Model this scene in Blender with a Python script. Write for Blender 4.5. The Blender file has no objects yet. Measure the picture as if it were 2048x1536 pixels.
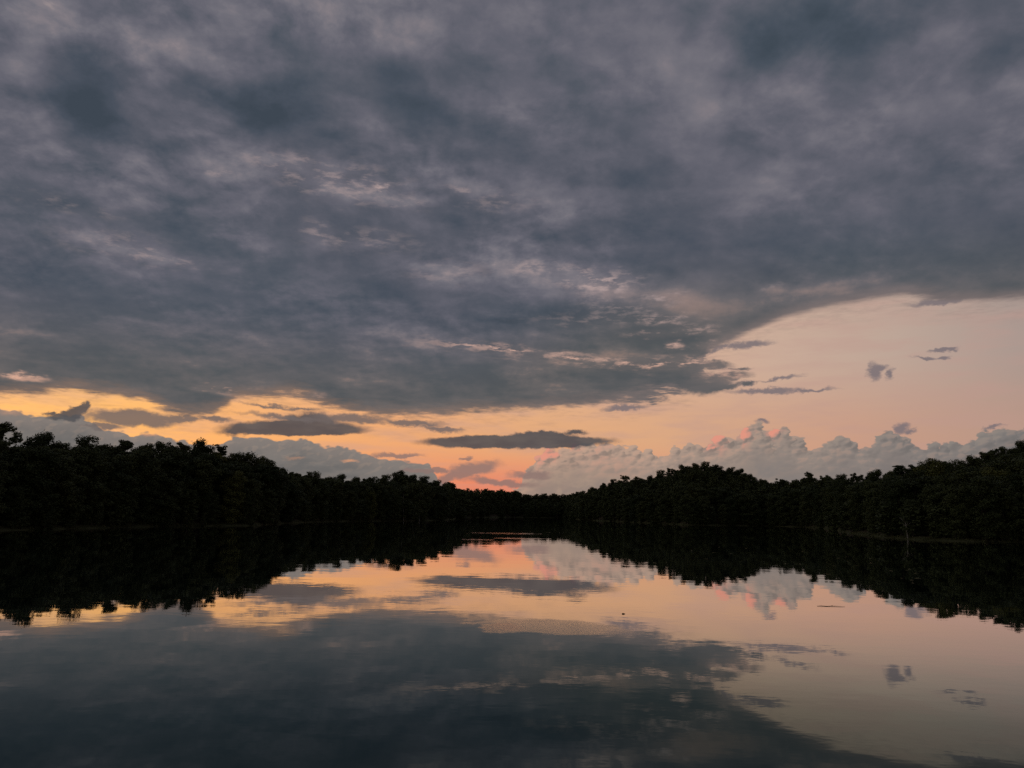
import bpy, math, random
import numpy as np
from mathutils import Matrix, Vector

SC = bpy.context.scene
COL = SC.collection
R = math.radians

# ------------------------------------------------------------------ camera
EYE = Vector((0.0, 0.0, 6.0))           # on the dam, six metres above the lake
PITCH, ROLL, FPX = 9.43, 1.0, 1538.0
cam = bpy.data.cameras.new("camera")
cam.sensor_width = 36.0
cam.lens = 36.0 * FPX / 2048.0
cam.clip_start, cam.clip_end = 0.1, 20000.0
cam_ob = bpy.data.objects.new("camera", cam)
CROT = Matrix.Rotation(R(90 + PITCH), 3, 'X') @ Matrix.Rotation(R(ROLL), 3, 'Z')
cam_ob.matrix_world = Matrix.Translation(EYE) @ CROT.to_4x4()
COL.objects.link(cam_ob)
SC.camera = cam_ob

# ------------------------------------------------------------------ exposure
SC.view_settings.view_transform = 'Standard'
SC.view_settings.look = 'None'
SC.view_settings.exposure = 0.0
SC.view_settings.gamma = 1.0
SC.render.film_transparent = False
SC.cycles.max_bounces = 6
SC.cycles.diffuse_bounces = 1
SC.cycles.glossy_bounces = 3
SC.cycles.transmission_bounces = 2
SC.cycles.transparent_max_bounces = 4
SC.cycles.use_denoising = False


def ray(px, py):
    """Direction in the world of a spot measured on the 2048 x 1536 photograph."""
    return (CROT @ Vector(((px - 1024) / FPX, -(py - 768) / FPX, -1))).normalized()


def azel(px, py):
    v = ray(px, py)
    return math.degrees(math.atan2(v.x, v.y)), math.degrees(math.asin(v.z))


def lin(r, g, b):
    f = lambda c: c / 12.92 if c <= 0.04045 else ((c + 0.055) / 1.055) ** 2.4
    return (f(r / 255), f(g / 255), f(b / 255), 1.0)


# ------------------------------------------------------------------ small node language
class NT:
    def __init__(self, tree):
        self.t = tree

    def node(self, kind, **kw):
        n = self.t.nodes.new(kind)
        for k, v in kw.items():
            setattr(n, k, v)
        return n

    def put(self, sock, v):
        if isinstance(v, S):
            self.t.links.new(v.s, sock)
        elif v is not None:
            sock.default_value = v

    def math(self, op, a, b=None, c=None, clamp=False):
        n = self.node('ShaderNodeMath', operation=op, use_clamp=clamp)
        for i, v in enumerate((a, b, c)):
            if v is not None:
                self.put(n.inputs[i], v)
        return S(self, n.outputs[0])

    def vmath(self, op, a, b=None, scale=None, c=None):
        n = self.node('ShaderNodeVectorMath', operation=op)
        self.put(n.inputs[0], a)
        if b is not None:
            self.put(n.inputs[1], b)
        if c is not None:
            self.put(n.inputs[2], c)
        if scale is not None:
            self.put(n.inputs['Scale'], scale)
        return S(self, n.outputs['Value'] if op in ('LENGTH', 'DOT_PRODUCT', 'DISTANCE') else n.outputs['Vector'])

    def sep(self, v):
        n = self.node('ShaderNodeSeparateXYZ')
        self.put(n.inputs[0], v)
        return [S(self, o) for o in n.outputs]

    def comb(self, x, y, z=0.0):
        n = self.node('ShaderNodeCombineXYZ')
        for i, v in enumerate((x, y, z)):
            self.put(n.inputs[i], v)
        return S(self, n.outputs[0])

    def noise(self, vec, scale, detail=4.0, rough=0.5, lac=2.0, kind='FBM', dist=0.0, color=False):
        n = self.node('ShaderNodeTexNoise', noise_dimensions='3D', noise_type=kind)
        if kind == 'FBM':
            n.normalize = True
        self.put(n.inputs['Vector'], vec)
        n.inputs['Scale'].default_value = scale
        n.inputs['Detail'].default_value = detail
        n.inputs['Roughness'].default_value = rough
        n.inputs['Lacunarity'].default_value = lac
        n.inputs['Distortion'].default_value = dist
        if color:                                     # three independent fields, centred on nought
            c = self.node('ShaderNodeSeparateColor')
            self.t.links.new(n.outputs[1], c.inputs[0])
            return [S(self, o) - 0.5 for o in c.outputs]
        return S(self, n.outputs[0])

    def voro(self, vec, scale, smooth=0.6, detail=0.0):
        n = self.node('ShaderNodeTexVoronoi', voronoi_dimensions='3D', feature='SMOOTH_F1')
        self.put(n.inputs['Vector'], vec)
        n.inputs['Scale'].default_value = scale
        n.inputs['Detail'].default_value = detail
        n.inputs['Smoothness'].default_value = smooth
        return S(self, n.outputs['Distance'])

    def step(self, v, a, b, lo=0.0, hi=1.0, smooth=True):
        n = self.node('ShaderNodeMapRange', interpolation_type='SMOOTHSTEP' if smooth else 'LINEAR', clamp=True)
        for i, x in enumerate((v, a, b, lo, hi)):
            self.put(n.inputs[i], x)
        return S(self, n.outputs[0])

    def ramp(self, v, stops, interp='LINEAR'):
        n = self.node('ShaderNodeValToRGB')
        r = n.color_ramp
        r.interpolation = interp
        while len(r.elements) > 1:
            r.elements.remove(r.elements[-1])
        for i, (p, c) in enumerate(stops):
            e = r.elements[0] if i == 0 else r.elements.new(p)
            e.position = p
            e.color = c
        self.put(n.inputs[0], v)
        return S(self, n.outputs[0])

    def mix(self, f, a, b, blend='MIX'):
        n = self.node('ShaderNodeMix', data_type='RGBA', blend_type=blend, clamp_factor=True)
        self.put(n.inputs[0], f)
        self.put(n.inputs[6], a)
        self.put(n.inputs[7], b)
        return S(self, n.outputs[2])

    def curve(self, v, pts, x0, x1, y0, y1):
        """A 1-D profile through measured points, outside its ends held level."""
        n = self.node('ShaderNodeFloatCurve')
        c = n.mapping.curves[0]
        n.mapping.use_clip = False
        pts = sorted(((x - x0) / (x1 - x0), (y - y0) / (y1 - y0)) for x, y in pts)
        while len(c.points) < len(pts):
            c.points.new(0.5, 0.5)
        for p, (x, y) in zip(c.points, pts):
            p.location = (x, y)
            p.handle_type = 'VECTOR'
        n.mapping.update()
        u = self.step(v, x0, x1, 0.0, 1.0, smooth=False)
        self.put(n.inputs['Value'], u)
        return S(self, n.outputs[0]) * (y1 - y0) + y0


class S:
    def __init__(self, nt, s):
        self.nt, self.s = nt, s

    def __add__(self, o): return self.nt.math('ADD', self, o)
    __radd__ = __add__
    def __sub__(self, o): return self.nt.math('SUBTRACT', self, o)
    def __rsub__(self, o): return self.nt.math('SUBTRACT', o, self)
    def __mul__(self, o): return self.nt.math('MULTIPLY', self, o)
    __rmul__ = __mul__
    def __truediv__(self, o): return self.nt.math('DIVIDE', self, o)
    def max(self, o): return self.nt.math('MAXIMUM', self, o)
    def min(self, o): return self.nt.math('MINIMUM', self, o)
    def clamp(self): return self.nt.math('ADD', self, 0.0, clamp=True)


# ------------------------------------------------------------------ sky (dusk, sun just down on the left)
SUN_AZ, SUN_EL = -34.0, 1.5
world = bpy.data.worlds.new("World")
SC.world = world
world.use_nodes = True
wt = world.node_tree
wt.nodes.clear()
K = NT(wt)
tc = K.node('ShaderNodeTexCoord')
d = S(K, tc.outputs['Generated'])
dx, dy, dz = K.sep(d)
AZ = K.math('ARCTAN2', dx, dy) * 57.29578
EL = K.math('ARCSINE', dz) * 57.29578
p = K.comb(AZ, EL)
zz = dz.max(0.0) + 0.10
q = K.comb(dx / zz, dy / zz, dz * 0.7)           # clouds lie on a level sheet high above

# slow swirl that keeps every outline from being a plain curve
w1 = K.noise(q, 1.3, 5, 0.55, color=True)
grow = K.step(EL, 2.0, 38.0, 0.22, 1.0, smooth=False)
di = K.vmath('MULTIPLY', d, (1.0, 1.0, 1.35))
w5 = K.noise(di, 6.5, 5, 0.58, color=True)
pw = K.vmath('ADD', p, K.comb(w1[0] * grow * 6.0 + w5[0] * grow * 9.0, w1[1] * grow * 4.0 + w5[1] * grow * 8.0))
# fine curl for the small clouds
dn = K.vmath('MULTIPLY', d, (1.0, 1.0, 1.7))
w2 = K.noise(dn, 55, 5, 0.6, color=True)
pf = K.vmath('ADD', p, K.comb(w2[0] * 1.5, w2[1] * 0.95))
pb = K.vmath('ADD', p, K.comb(w2[0] * 0.7, 0.0))

DEG = 26.8


def loc(px, py, rx, ry):
    a, e = azel(px, py)
    a1, _ = azel(px - rx, py); a2, _ = azel(px + rx, py)
    _, e1 = azel(px, py + ry); _, e2 = azel(px, py - ry)
    return a, e, max((a2 - a1) / 2, 0.02), max((e2 - e1) / 2, 0.02)


def field(base, pts, space, edge=1.6):
    acc = base
    for px, py, rx, ry, amp in pts:
        a, e, ra, re = loc(px, py, rx, ry)
        l = K.vmath('LENGTH', K.vmath('MULTIPLY_ADD', space, (1 / ra, 1 / re, 0.0), c=(-a / ra, -e / re, 0.0)))
        acc = acc + K.step(l, 0.0, edge, amp, 0.0)
    return acc


def puff(px, py, rx, rt, rb, rot=0.0, soft=0.25, space=None):
    """One small cloud: half width rx, rt above and rb below its axis (photo pixels)."""
    a, e, ra, _ = loc(px, py, rx, 4)
    t = loc(px, py, 4, rt)[3]; b = loc(px, py, 4, rb)[3]
    if not rot and max(t, b) / min(t, b) < 1.35:
        m = 2 / (t + b)
        l = K.vmath('LENGTH', K.vmath('MULTIPLY_ADD', space or pf, (1 / ra, m, 0.0), c=(-a / ra, -e * m, 0.0)))
        return K.step(l, 1.0 + soft, 1.0 - soft, 0.0, 1.0)
    v = K.vmath('SUBTRACT', space or pf, (a, e, 0.0))
    if rot:
        n = K.node('ShaderNodeVectorRotate', rotation_type='Z_AXIS')
        K.put(n.inputs['Vector'], v)
        n.inputs['Angle'].default_value = -R(rot)
        v = S(K, n.outputs[0])
    x, y, _ = K.sep(v)
    y = (y * (1 / t)).max(y * (-1 / b))
    l = K.vmath('LENGTH', K.comb(x * (1 / ra), y))
    return K.step(l, 1.0 + soft, 1.0 - soft, 0.0, 1.0)

# --- open sky between the clouds
u = K.step(AZ, -38.0, 38.0, 0.0, 1.0, smooth=False)
def azp(*st):
    return [((azel(px, 850)[0] + 38) / 76, lin(*c)) for px, c in st]
low = K.ramp(u, azp((0, (244, 178, 112)), (300, (244, 172, 105)), (700, (232, 142, 104)), (950, (226, 126, 100)), (1100, (226, 128, 105)), (1500, (210, 140, 118)), (2048, (182, 140, 126))))
mid = K.ramp(u, azp((0, (243, 180, 106)), (150, (246, 182, 100)), (420, (243, 172, 104)), (800, (233, 164, 112)), (1100, (224, 166, 120)), (1400, (212, 162, 128)), (1700, (198, 152, 130)), (2048, (180, 146, 131))))
high = K.ramp(u, azp((0, (226, 180, 130)), (700, (226, 176, 140)), (1250, (214, 170, 142)), (1550, (199, 168, 149)), (1800, (186, 162, 148)), (2048, (168, 149, 141))))
clear = K.mix(K.step(EL, 1.2, 5.6), low, mid)
clear = K.mix(K.step(EL, 5.0, 11.5), clear, high)
ns = K.vmath('MULTIPLY', d, (1.0, 1.0, 6.0))
veil = K.noise(ns, 9, 5, 0.55)
clear = K.mix(K.step(veil, 0.42, 0.72, 0.0, 0.45), clear, lin(186, 148, 138))
nish = K.node('ShaderNodeTexSky', sky_type='NISHITA', sun_disc=False)
nish.sun_elevation, nish.sun_rotation = R(SUN_EL), R(SUN_AZ)
clear = K.mix(0.012, clear, S(K, nish.outputs[0]), 'ADD')
LAYERS = [(None, clear)]                          # from the farthest to the nearest

# --- cumulus banks low on the horizon
lump = K.voro(dn, 70, 0.25)
lump2 = K.voro(dn, 150, 0.4)
fz = K.noise(dn, 120, 4, 0.6)
lumpb = K.voro(K.vmath('ADD', dn, (-0.0035, -0.001, 0.0035)), 70, 0.25)
lumps2 = K.voro(K.vmath('ADD', dn, (-0.0016, 0.0, 0.0016)), 150, 0.4)
lobe = (lumpb - lump) * 1.3 + (lumps2 - lump2) * 0.6      # above nought where a lobe faces the glow on the left
lumps = (0.42 - lump) * 1.5 + (0.4 - lump2) * 0.8 + (fz - 0.5) * 0.6
LB = [(-500, 830), (-200, 815), (0, 812), (20, 825), (40, 822), (65, 835), (80, 825), (105, 835), (130, 830), (165, 832), (190, 848), (205, 862), (240, 857), (262, 872), (285, 866), (315, 868),
      (345, 880), (385, 885), (430, 893), (455, 880), (480, 872), (520, 875), (560, 880), (585, 876), (610, 874), (630, 888), (660, 893), (690, 893), (720, 905), (750, 915), (790, 920), (830, 924), (862, 928), (880, 960), (960, 1020), (1100, 1060)]
RB = [(800, 1050), (880, 1000), (930, 992), (1040, 985), (1046, 950), (1062, 930), (1078, 912), (1110, 902), (1135, 903), (1150, 894), (1180, 900), (1195, 892), (1250, 896), (1280, 905), (1310, 912), (1340, 905),
      (1360, 898), (1378, 890), (1400, 902), (1420, 888), (1440, 876), (1465, 888), (1480, 872), (1500, 858), (1525, 853), (1545, 872), (1560, 860), (1575, 866), (1590, 885), (1620, 905), (1640, 895),
      (1660, 885), (1685, 880), (1705, 892), (1720, 903), (1745, 895), (1755, 878), (1775, 866), (1800, 874), (1820, 890), (1845, 898), (1870, 888), (1890, 892), (1925, 888), (1960, 878), (2000, 864), (2048, 858), (2300, 850), (2800, 880)]


def profile(pts, fr=pb):
    ax = K.sep(fr)[0]
    return K.curve(ax, [azel(*t) for t in pts], -60.0, 60.0, -10.0, 20.0)

PY = K.sep(pf)[1]
sL = profile(LB) + lumps * 0.26 + 0.06 - EL
sR = profile(RB) + lumps * 0.40 + 0.10 - EL
aL = K.step(sL, -0.04, 0.12)
aR = K.step(sR, -0.04, 0.09)
shade = K.noise(K.vmath('MULTIPLY', d, (1.0, 1.0, 3.0)), 30, 4, 0.5)
deep = K.step(sR, 0.0, 3.2)
cR = K.mix(deep, K.ramp(u, azp((900, (184, 150, 134)), (1200, (184, 154, 140)), (1500, (160, 141, 133)), (1750, (139, 128, 126)), (2048, (124, 118, 119)))),
           K.ramp(u, azp((900, (150, 126, 118)), (1200, (152, 133, 126)), (1550, (134, 124, 123)), (2048, (112, 106, 110)))))
fold = K.step(K.noise(K.vmath('MULTIPLY', d, (1.0, 1.0, 1.5)), 38, 4, 0.55, dist=0.8), 0.40, 0.62)
cR = K.mix(fold * K.step(AZ, 22.0, 4.0, 0.10, 0.45) * deep, cR, lin(176, 150, 134))
rim = K.step(sR, 2.6, 0.2, 0.10, 1.0)
cR = K.mix(K.step(lobe, -0.02, -0.40, 0.0, 0.34) * rim, cR, lin(108, 102, 104))
cR = K.mix(K.step(lobe, 0.02, 0.40, 0.0, 0.42) * rim * K.step(AZ, 32.0, 6.0, 0.35, 1.0), cR, lin(212, 166, 146))
cR = K.mix(K.step(shade, 0.45, 0.75, 0.0, 0.18), cR, lin(116, 108, 112))
pink = field(K.math('ADD', 0.0, 0.0), [(1100, 914, 19, 16, 1.2), (1080, 930, 10, 12, 0.6), (1150, 897, 12, 7, 0.7), (1190, 912, 24, 16, 0.35), (1232, 893, 18, 5, 0.7), (1436, 886, 22, 20, 1.3), (1422, 898, 18, 12, 1.0), (1492, 874, 13, 27, 1.3), (1505, 858, 14, 9, 0.6), (1550, 870, 16, 15, 1.2), (1562, 858, 12, 8, 0.8), (1230, 935, 60, 25, 0.25)], pf, 1.5)
cR = K.mix((pink * 0.35 * K.step(lobe, -0.22, 0.12, 0.12, 1.0)).clamp(), cR, lin(234, 146, 128))
PUFFS = [(1127, 923, 27, .25), (1086, 922, 15, .7), (1101, 913, 18, 1.0), (1160, 906, 21, .3), (1149, 896, 10, .8), (1185, 906, 20, .2), (1210, 903, 22, .35), (1242, 902, 19, .12), (1266, 909, 18, .05), (1295, 913, 15, 0),
         (1350, 905, 12, 0), (1381, 893, 10, .1), (1393, 901, 15, 0), (1456, 888, 15, .15), (1437, 884, 17, 1.0), (1424, 897, 12, .8), (1520, 892, 34, .08), (1530, 872, 19, 0), (1483, 880, 14, .4), (1514, 862, 20, .25), (1494, 873, 16, .95),
         (1592, 895, 25, 0), (1568, 884, 24, 0), (1568, 864, 14, .2), (1551, 868, 14, 1.0), (1668, 896, 17, 0), (1702, 895, 15, 0), (1686, 889, 18, 0), (1804, 894, 24, 0), (1763, 885, 16, 0), (1793, 884, 20, 0), (1775, 877, 20, 0),
         (1868, 903, 22, 0), (1890, 901, 18, 0), (1916, 902, 24, 0), (1942, 896, 20, 0), (1972, 886, 26, 0), (2008, 878, 28, 0)]
bump = lumps * 0.42 + (fz - 0.5) * 0.5
haz = K.step(AZ, 30.0, 4.0)
darkc = K.mix(haz, lin(113, 108, 109), lin(140, 122, 115))
for px, py, r_, rose in PUFFS:                      # outline
    a, e, ra, re = loc(px, py, r_, r_)
    v = K.vmath('MULTIPLY_ADD', pb, (1 / ra, 1 / re, 0.0), c=(-a / ra, -e / re, 0.0))
    aR = aR.max(K.step(K.vmath('LENGTH', v) - bump, 1.06, 0.88))
tone = K.math('ADD', 0.0, 0.45)
rosy = K.math('ADD', 0.0, 0.0)
bump = lumps * 0.421 + (fz - 0.5) * 0.5
for px, py, r_, rose in PUFFS:                      # roundness: each lobe paler towards the glow on its left
    a, e, ra, re = loc(px, py, r_ * 1.001, r_ * 1.001)
    v = K.vmath('MULTIPLY_ADD', pb, (1 / ra, 1 / re, 0.0), c=(-a / ra, -e / re, 0.0))
    m = K.step(K.vmath('LENGTH', v) - bump, 1.06, 0.881)
    sh = K.step(K.vmath('DOT_PRODUCT', v, (-0.62, 0.60, 0.0)) + lobe * 0.8, -0.75, 0.85)
    m = m * K.step(K.vmath('DOT_PRODUCT', v, (0.0, 1.0, 0.0)), -1.0, 0.0)
    tone = tone + (sh - tone) * m
    if rose > 0.06:
        rosy = rosy + (sh * rose - rosy) * m
    else:
        rosy = rosy * (1.0 - m)
near_top = K.step(sR, 3.2, 0.8)
cR = K.mix(K.step(tone, 0.45, 0.0, 0.0, 0.75) * near_top, cR, darkc)
cR = K.mix(K.step(tone, 0.45, 1.0, 0.0, 0.6) * near_top, cR, K.mix(haz, lin(143, 133, 129), lin(192, 160, 143)))
cR = K.mix(K.step(rosy, 0.12, 0.85, 0.0, 0.85), cR, lin(232, 150, 132))
cL = K.mix(K.step(sL, 0.0, 1.6), lin(134, 124, 118), lin(110, 107, 105))
cL = K.mix(K.step(shade, 0.4, 0.7, 0.0, 0.7), cL, lin(130, 123, 118))
warm = field(K.math('ADD', 0.0, 0.0), [(300, 868, 26, 5, 0.6), (240, 855, 20, 8, 0.3), (700, 922, 16, 4, 0.8), (590, 915, 20, 4, 0.3), (20, 826, 30, 10, 0.3)], pf, 1.5)
cL = K.mix(K.step(lobe, 0.02, 0.40, 0.0, 0.28) * K.step(sL, 2.2, 0.2, 0.2, 1.0), cL, lin(168, 146, 130))
cL = K.mix(warm.clamp(), cL, lin(226, 160, 118))
cR = K.mix(1.0, cR, (0.98, 1.0, 0.94, 1.0), 'MULTIPLY')
LAYERS += [(aL, cL), (aR, cR)]

# --- low grey tatters near the middle of the horizon
tat = puff(945, 940, 55, 14, 14, 14, 0.4)
for a in ((900, 955, 30, 14, 8, 40), (1000, 965, 70, 7, 7, -4), (880, 940, 18, 5, 5), (930, 918, 12, 4, 4), (845, 940, 40, 5, 4), (790, 912, 50, 6, 4), (1060, 950, 40, 10, 8)):
    tat = tat.max(puff(*a, soft=0.45))
LAYERS.append((tat * 0.85, lin(140, 116, 110)))

# --- dark small clouds
p4 = K.vmath('ADD', p, K.comb(w2[0] * 0.9, w2[1] * 0.55))
dark = puff(590, 860, 145, 20, 11, 2, 0.16, p4)
for a in ((625, 846, 55, 20, 12, -6, 0.25), (480, 858, 40, 10, 12, 10, 0.4), (1085, 874, 70, 13, 12, 0, 0.2),
          (1150, 864, 22, 5, 4, 0, 0.5), (98, 827, 13, 4, 6, 0, 0.5), (120, 833, 26, 7, 8, 6, 0.35), (142, 827, 24, 12, 14, 28, 0.3), (160, 816, 18, 10, 13, 34, 0.25), (173, 808, 9, 5, 8, 40, 0.4)):
    dark = dark.max(puff(*a))
dark = dark.max(puff(1032, 884, 192, 14, 14, 1.2, 0.14, p4))
LAYERS.append((dark * 0.94, K.mix(K.step(shade, 0.35, 0.7), lin(74, 75, 80), lin(86, 85, 87))))
streak = puff(265, 836, 100, 16, 16, 0, 0.35)
for a in ((320, 838, 60, 8, 8, 0, 0.4), (820, 846, 66, 6, 6, -1, 0.5), (880, 858, 42, 5, 5, -6, 0.5), (700, 838, 80, 10, 7, 0, 0.5), (580, 836, 90, 6, 5, -3, 0.6), (540, 812, 50, 3, 3, -5, 0.8), (600, 818, 40, 3, 3, -3, 0.8), (370, 838, 30, 5, 5, 0, 0.5), (210, 852, 40, 6, 6, 0, 0.5), (430, 838, 40, 5, 5, 0, 0.6),
          (1490, 691, 50, 7, 6, 5, 0.5), (1440, 697, 22, 5, 5, 20, 0.5), (1530, 782, 66, 6, 5, 0, 0.5), (1620, 780, 50, 3, 3, 0, 0.6), (1560, 757, 40, 3, 3, 8, 0.7),
          (1495, 768, 16, 6, 5, 0, 0.5), (1885, 699, 28, 3, 3, 2, 0.5), (1852, 714, 28, 3, 3, -7, 0.5), (1886, 715, 10, 5, 5, 0, 0.5), (1750, 740, 15, 15, 17, -20, 0.4),
          (1760, 735, 17, 7, 7, 0, 0.5), (1782, 748, 6, 9, 9, -20, 0.7), (1806, 857, 14, 9, 9, -20, 0.5), (1822, 862, 12, 4, 4, 20, 0.6), (1990, 853, 24, 3, 3, 12, 0.6), (1526, 841, 14, 5, 4, 0, 0.6),
          (1250, 816, 40, 5, 5, 4, 0.5), (1880, 604, 60, 7, 6, 0, 0.5)):
    streak = streak.max(puff(*a))
LAYERS.append((streak * 0.9, K.mix(K.step(AZ, -10.0, 12.0), lin(112, 102, 100), lin(122, 112, 116))))

# --- the great grey deck
EDGE = [(-700, 800), (-300, 800), (0, 794), (60, 796), (110, 786), (150, 784), (200, 797), (250, 800), (290, 806), (320, 822), (370, 832), (440, 828), (462, 802), (520, 798), (560, 793), (600, 790), (640, 812),
        (680, 826), (750, 836), (830, 834), (900, 831), (1000, 824), (1100, 818), (1200, 810), (1260, 806), (1330, 794), (1385, 788), (1405, 755), (1415, 712), (1445, 694), (1500, 667), (1560, 641),
        (1640, 620), (1720, 607), (1800, 594), (1850, 600), (1900, 606), (2048, 603), (2400, 590), (2900, 570)]
st = K.vmath('MULTIPLY', d, (1.0, 1.0, 5.5))
w3 = K.noise(st, 16, 5, 0.6)
w4 = K.noise(st, 60, 3, 0.6)
pe = K.vmath('ADD', p, K.comb((w3 - 0.5) * 2.4, 0.0))
edge = profile(EDGE, pe)
calm = K.step(AZ, 12.0, 19.0, 1.0, 0.35) + K.step(K.math('ABSOLUTE', AZ - 12.0), 5.0, 1.0, 0.0, 0.9)
sD = EL + ((w3 - 0.5) * 1.5 + (w4 - 0.5) * 0.8) * calm - edge
aD = K.step(sD, -0.20, 0.42)
aD = aD.max(K.step(sD, -1.9, 0.3) * K.step(w3 * 0.5 + w4 * 0.5, 0.42, 0.66) * 0.3)     # thin veils below it
tip = K.math('ADD', 0.0, 0.0)
for a in [(1405, 766, 62, 26, 20, 0, .3), (1452, 752, 44, 9, 10, 3, .4), (1410, 729, 50, 8, 9, -2, .4), (1440, 775, 46, 7, 7, 8, .4), (1470, 737, 30, 4, 4, 0, .5), (1495, 768, 16, 5, 4, 0, .5)]:
    tip = tip.max(puff(*a))
aD = aD.max(tip)
sD = sD.max(tip * 0.9)
L0 = K.curve(EL, [(0, .44), (7, .44), (9, .43), (12, .40), (16, .37), (20, .38), (26, .42), (32, .45), (36, .50), (45, .50), (60, .55), (90, .55)], 0.0, 90.0, 0.0, 1.0)
BL = [(175, 165, 90, 110, -.40), (200, 220, 90, 50, -.28), (275, 150, 60, 30, -.12), (530, 240, 130, 55, -.36), (610, 190, 70, 60, -.26), (815, 165, 50, 35, -.20), (880, 240, 110, 35, -.24), (945, 300, 90, 35, -.20),
      (160, 400, 60, 32, -.24), (360, 440, 60, 40, -.18), (545, 20, 45, 50, -.22), (1650, 50, 200, 90, -.46), (1380, 45, 30, 45, -.18), (2010, 130, 90, 60, -.30), (1890, 320, 130, 60, -.16), (2040, 440, 90, 80, -.16),
      (1330, 440, 230, 50, -.12), (1550, 520, 260, 40, -.16), (1750, 540, 260, 30, -.10), (80, 545, 200, 35, -.16), (760, 590, 90, 30, -.20), (1130, 640, 170, 35, -.22), (930, 640, 120, 25, -.14), (960, 350, 60, 20, -.12),
      (380, 310, 160, 30, -.10), (240, 620, 220, 40, -.10), (640, 640, 150, 40, -.10), (1330, 690, 60, 20, -.15), (1110, 110, 60, 60, -.12), (1500, 270, 120, 25, -.12), (1200, 330, 110, 25, -.12),
      (375, 90, 80, 55, .24), (70, 25, 80, 40, .24), (640, 60, 180, 50, .12), (860, 60, 60, 50, .22), (880, 170, 30, 40, .1), (30, 130, 50, 50, .14), (85, 215, 40, 16, .18), (230, 285, 60, 25, .14), (450, 335, 60, 22, .24),
      (560, 320, 60, 22, .22), (690, 370, 70, 26, .26), (830, 408, 60, 18, .26), (930, 378, 60, 22, .26), (635, 455, 28, 40, .22), (720, 485, 70, 18, .20), (205, 488, 60, 18, .26), (310, 508, 90, 14, .20), (470, 540, 60, 12, .12),
      (900, 548, 50, 22, .26), (1020, 520, 110, 26, .22), (1090, 540, 110, 28, .20), (1170, 575, 120, 36, .22), (1290, 600, 130, 30, .18), (1400, 560, 70, 30, .16), (1540, 572, 38, 18, .26), (1400, 215, 55, 70, .16),
      (1470, 100, 60, 40, .18), (1330, 80, 70, 60, .1), (1570, 210, 100, 30, .14), (1720, 235, 60, 40, .14), (1540, 395, 90, 45, .12), (1110, 385, 110, 30, .2), (1290, 240, 80, 50, .1), (1900, 60, 60, 30, .1),
      (1430, 620, 90, 30, .14), (1385, 660, 90, 45, .13), (1280, 600, 110, 30, .10), (1480, 605, 170, 30, .12), (1680, 590, 130, 22, .08), (1430, 730, 70, 30, .16), (790, 676, 70, 10, .16), (40, 753, 40, 6, .5), (400, 668, 60, 6, .08), (450, 782, 60, 6, .26), (540, 770, 60, 10, .1), (1120, 720, 200, 14, .16), (1620, 590, 160, 22, .06), (1900, 580, 160, 16, .06)]
L = field(L0, BL, pw)
n1 = K.noise(q, 2.2, 7, 0.56, dist=0.4)
n2 = K.noise(K.vmath('MULTIPLY', q, (0.7, 1.0, 1.0)), 8.0, 5, 0.6)
n3 = K.noise(st, 30, 4, 0.55)
zq = dz.max(0.0) + 0.30                            # billows hang down, so they foreshorten less than a flat sheet
qa = K.comb(dx / zq + w5[0] * 0.07, dy / zq + w5[1] * 0.07)
ha = K.noise(qa, 8.5, 6, 0.60)
hb = K.noise(K.vmath('ADD', qa, (-0.014, 0.022, 0.0)), 8.5, 6, 0.60)
relief = ha - hb                                  # billows facing the set sun are paler
high_up = K.step(EL, 11.0, 24.0, 0.35, 1.0)
n5 = K.noise(di, 10.0, 6, 0.56, dist=0.25)
n5 = K.step(n5, 0.36, 0.64) - 0.5
n6 = K.noise(di, 24.0, 5, 0.6)
quiet = K.step(AZ, -2.0, 15.0, 1.0, 0.5)          # the deck lies smoother to the right
L = L + 0.07 + (n1 - 0.5) * 0.50 + (n2 - 0.5) * 0.14 * high_up + (ha - 0.5) * 0.38 * high_up * quiet + relief * quiet * K.step(EL, 6.0, 17.0, 0.3, 1.15) * K.step(n1, 0.38, 0.62, 0.25, 1.0) + n5 * 0.20 * high_up + (n6 - 0.5) * 0.26 + (n3 - 0.5) * K.step(EL, 8.0, 20.0, 0.16, 0.0)
deck = K.ramp(L, [(0.0, lin(62, 71, 82)), (0.2, lin(73, 80, 92)), (0.38, lin(86, 89, 100)), (0.55, lin(99, 99, 110)), (0.72, lin(114, 112, 121)), (0.88, lin(131, 124, 130)), (1.0, lin(156, 143, 143))])
warmdeck = K.ramp(L, [(0.0, lin(72, 76, 82)), (0.2, lin(77, 81, 86)), (0.4, lin(84, 87, 90)), (0.6, lin(104, 100, 100)), (0.8, lin(150, 126, 116)), (1.0, lin(190, 150, 132))])
deck = K.mix(K.step(EL - K.step(AZ, -6.0, 14.0) * 5.0, 15.0, 7.5), deck, warmdeck)
tint = K.noise(q, 1.1, 3, 0.5)
deck = K.mix(K.step(tint, 0.42, 0.66, 0.0, 0.4) * K.step(L, 0.60, 0.32), deck, K.mix(1.0, deck, (0.92, 1.03, 1.0, 1.0), 'MULTIPLY'))
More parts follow.
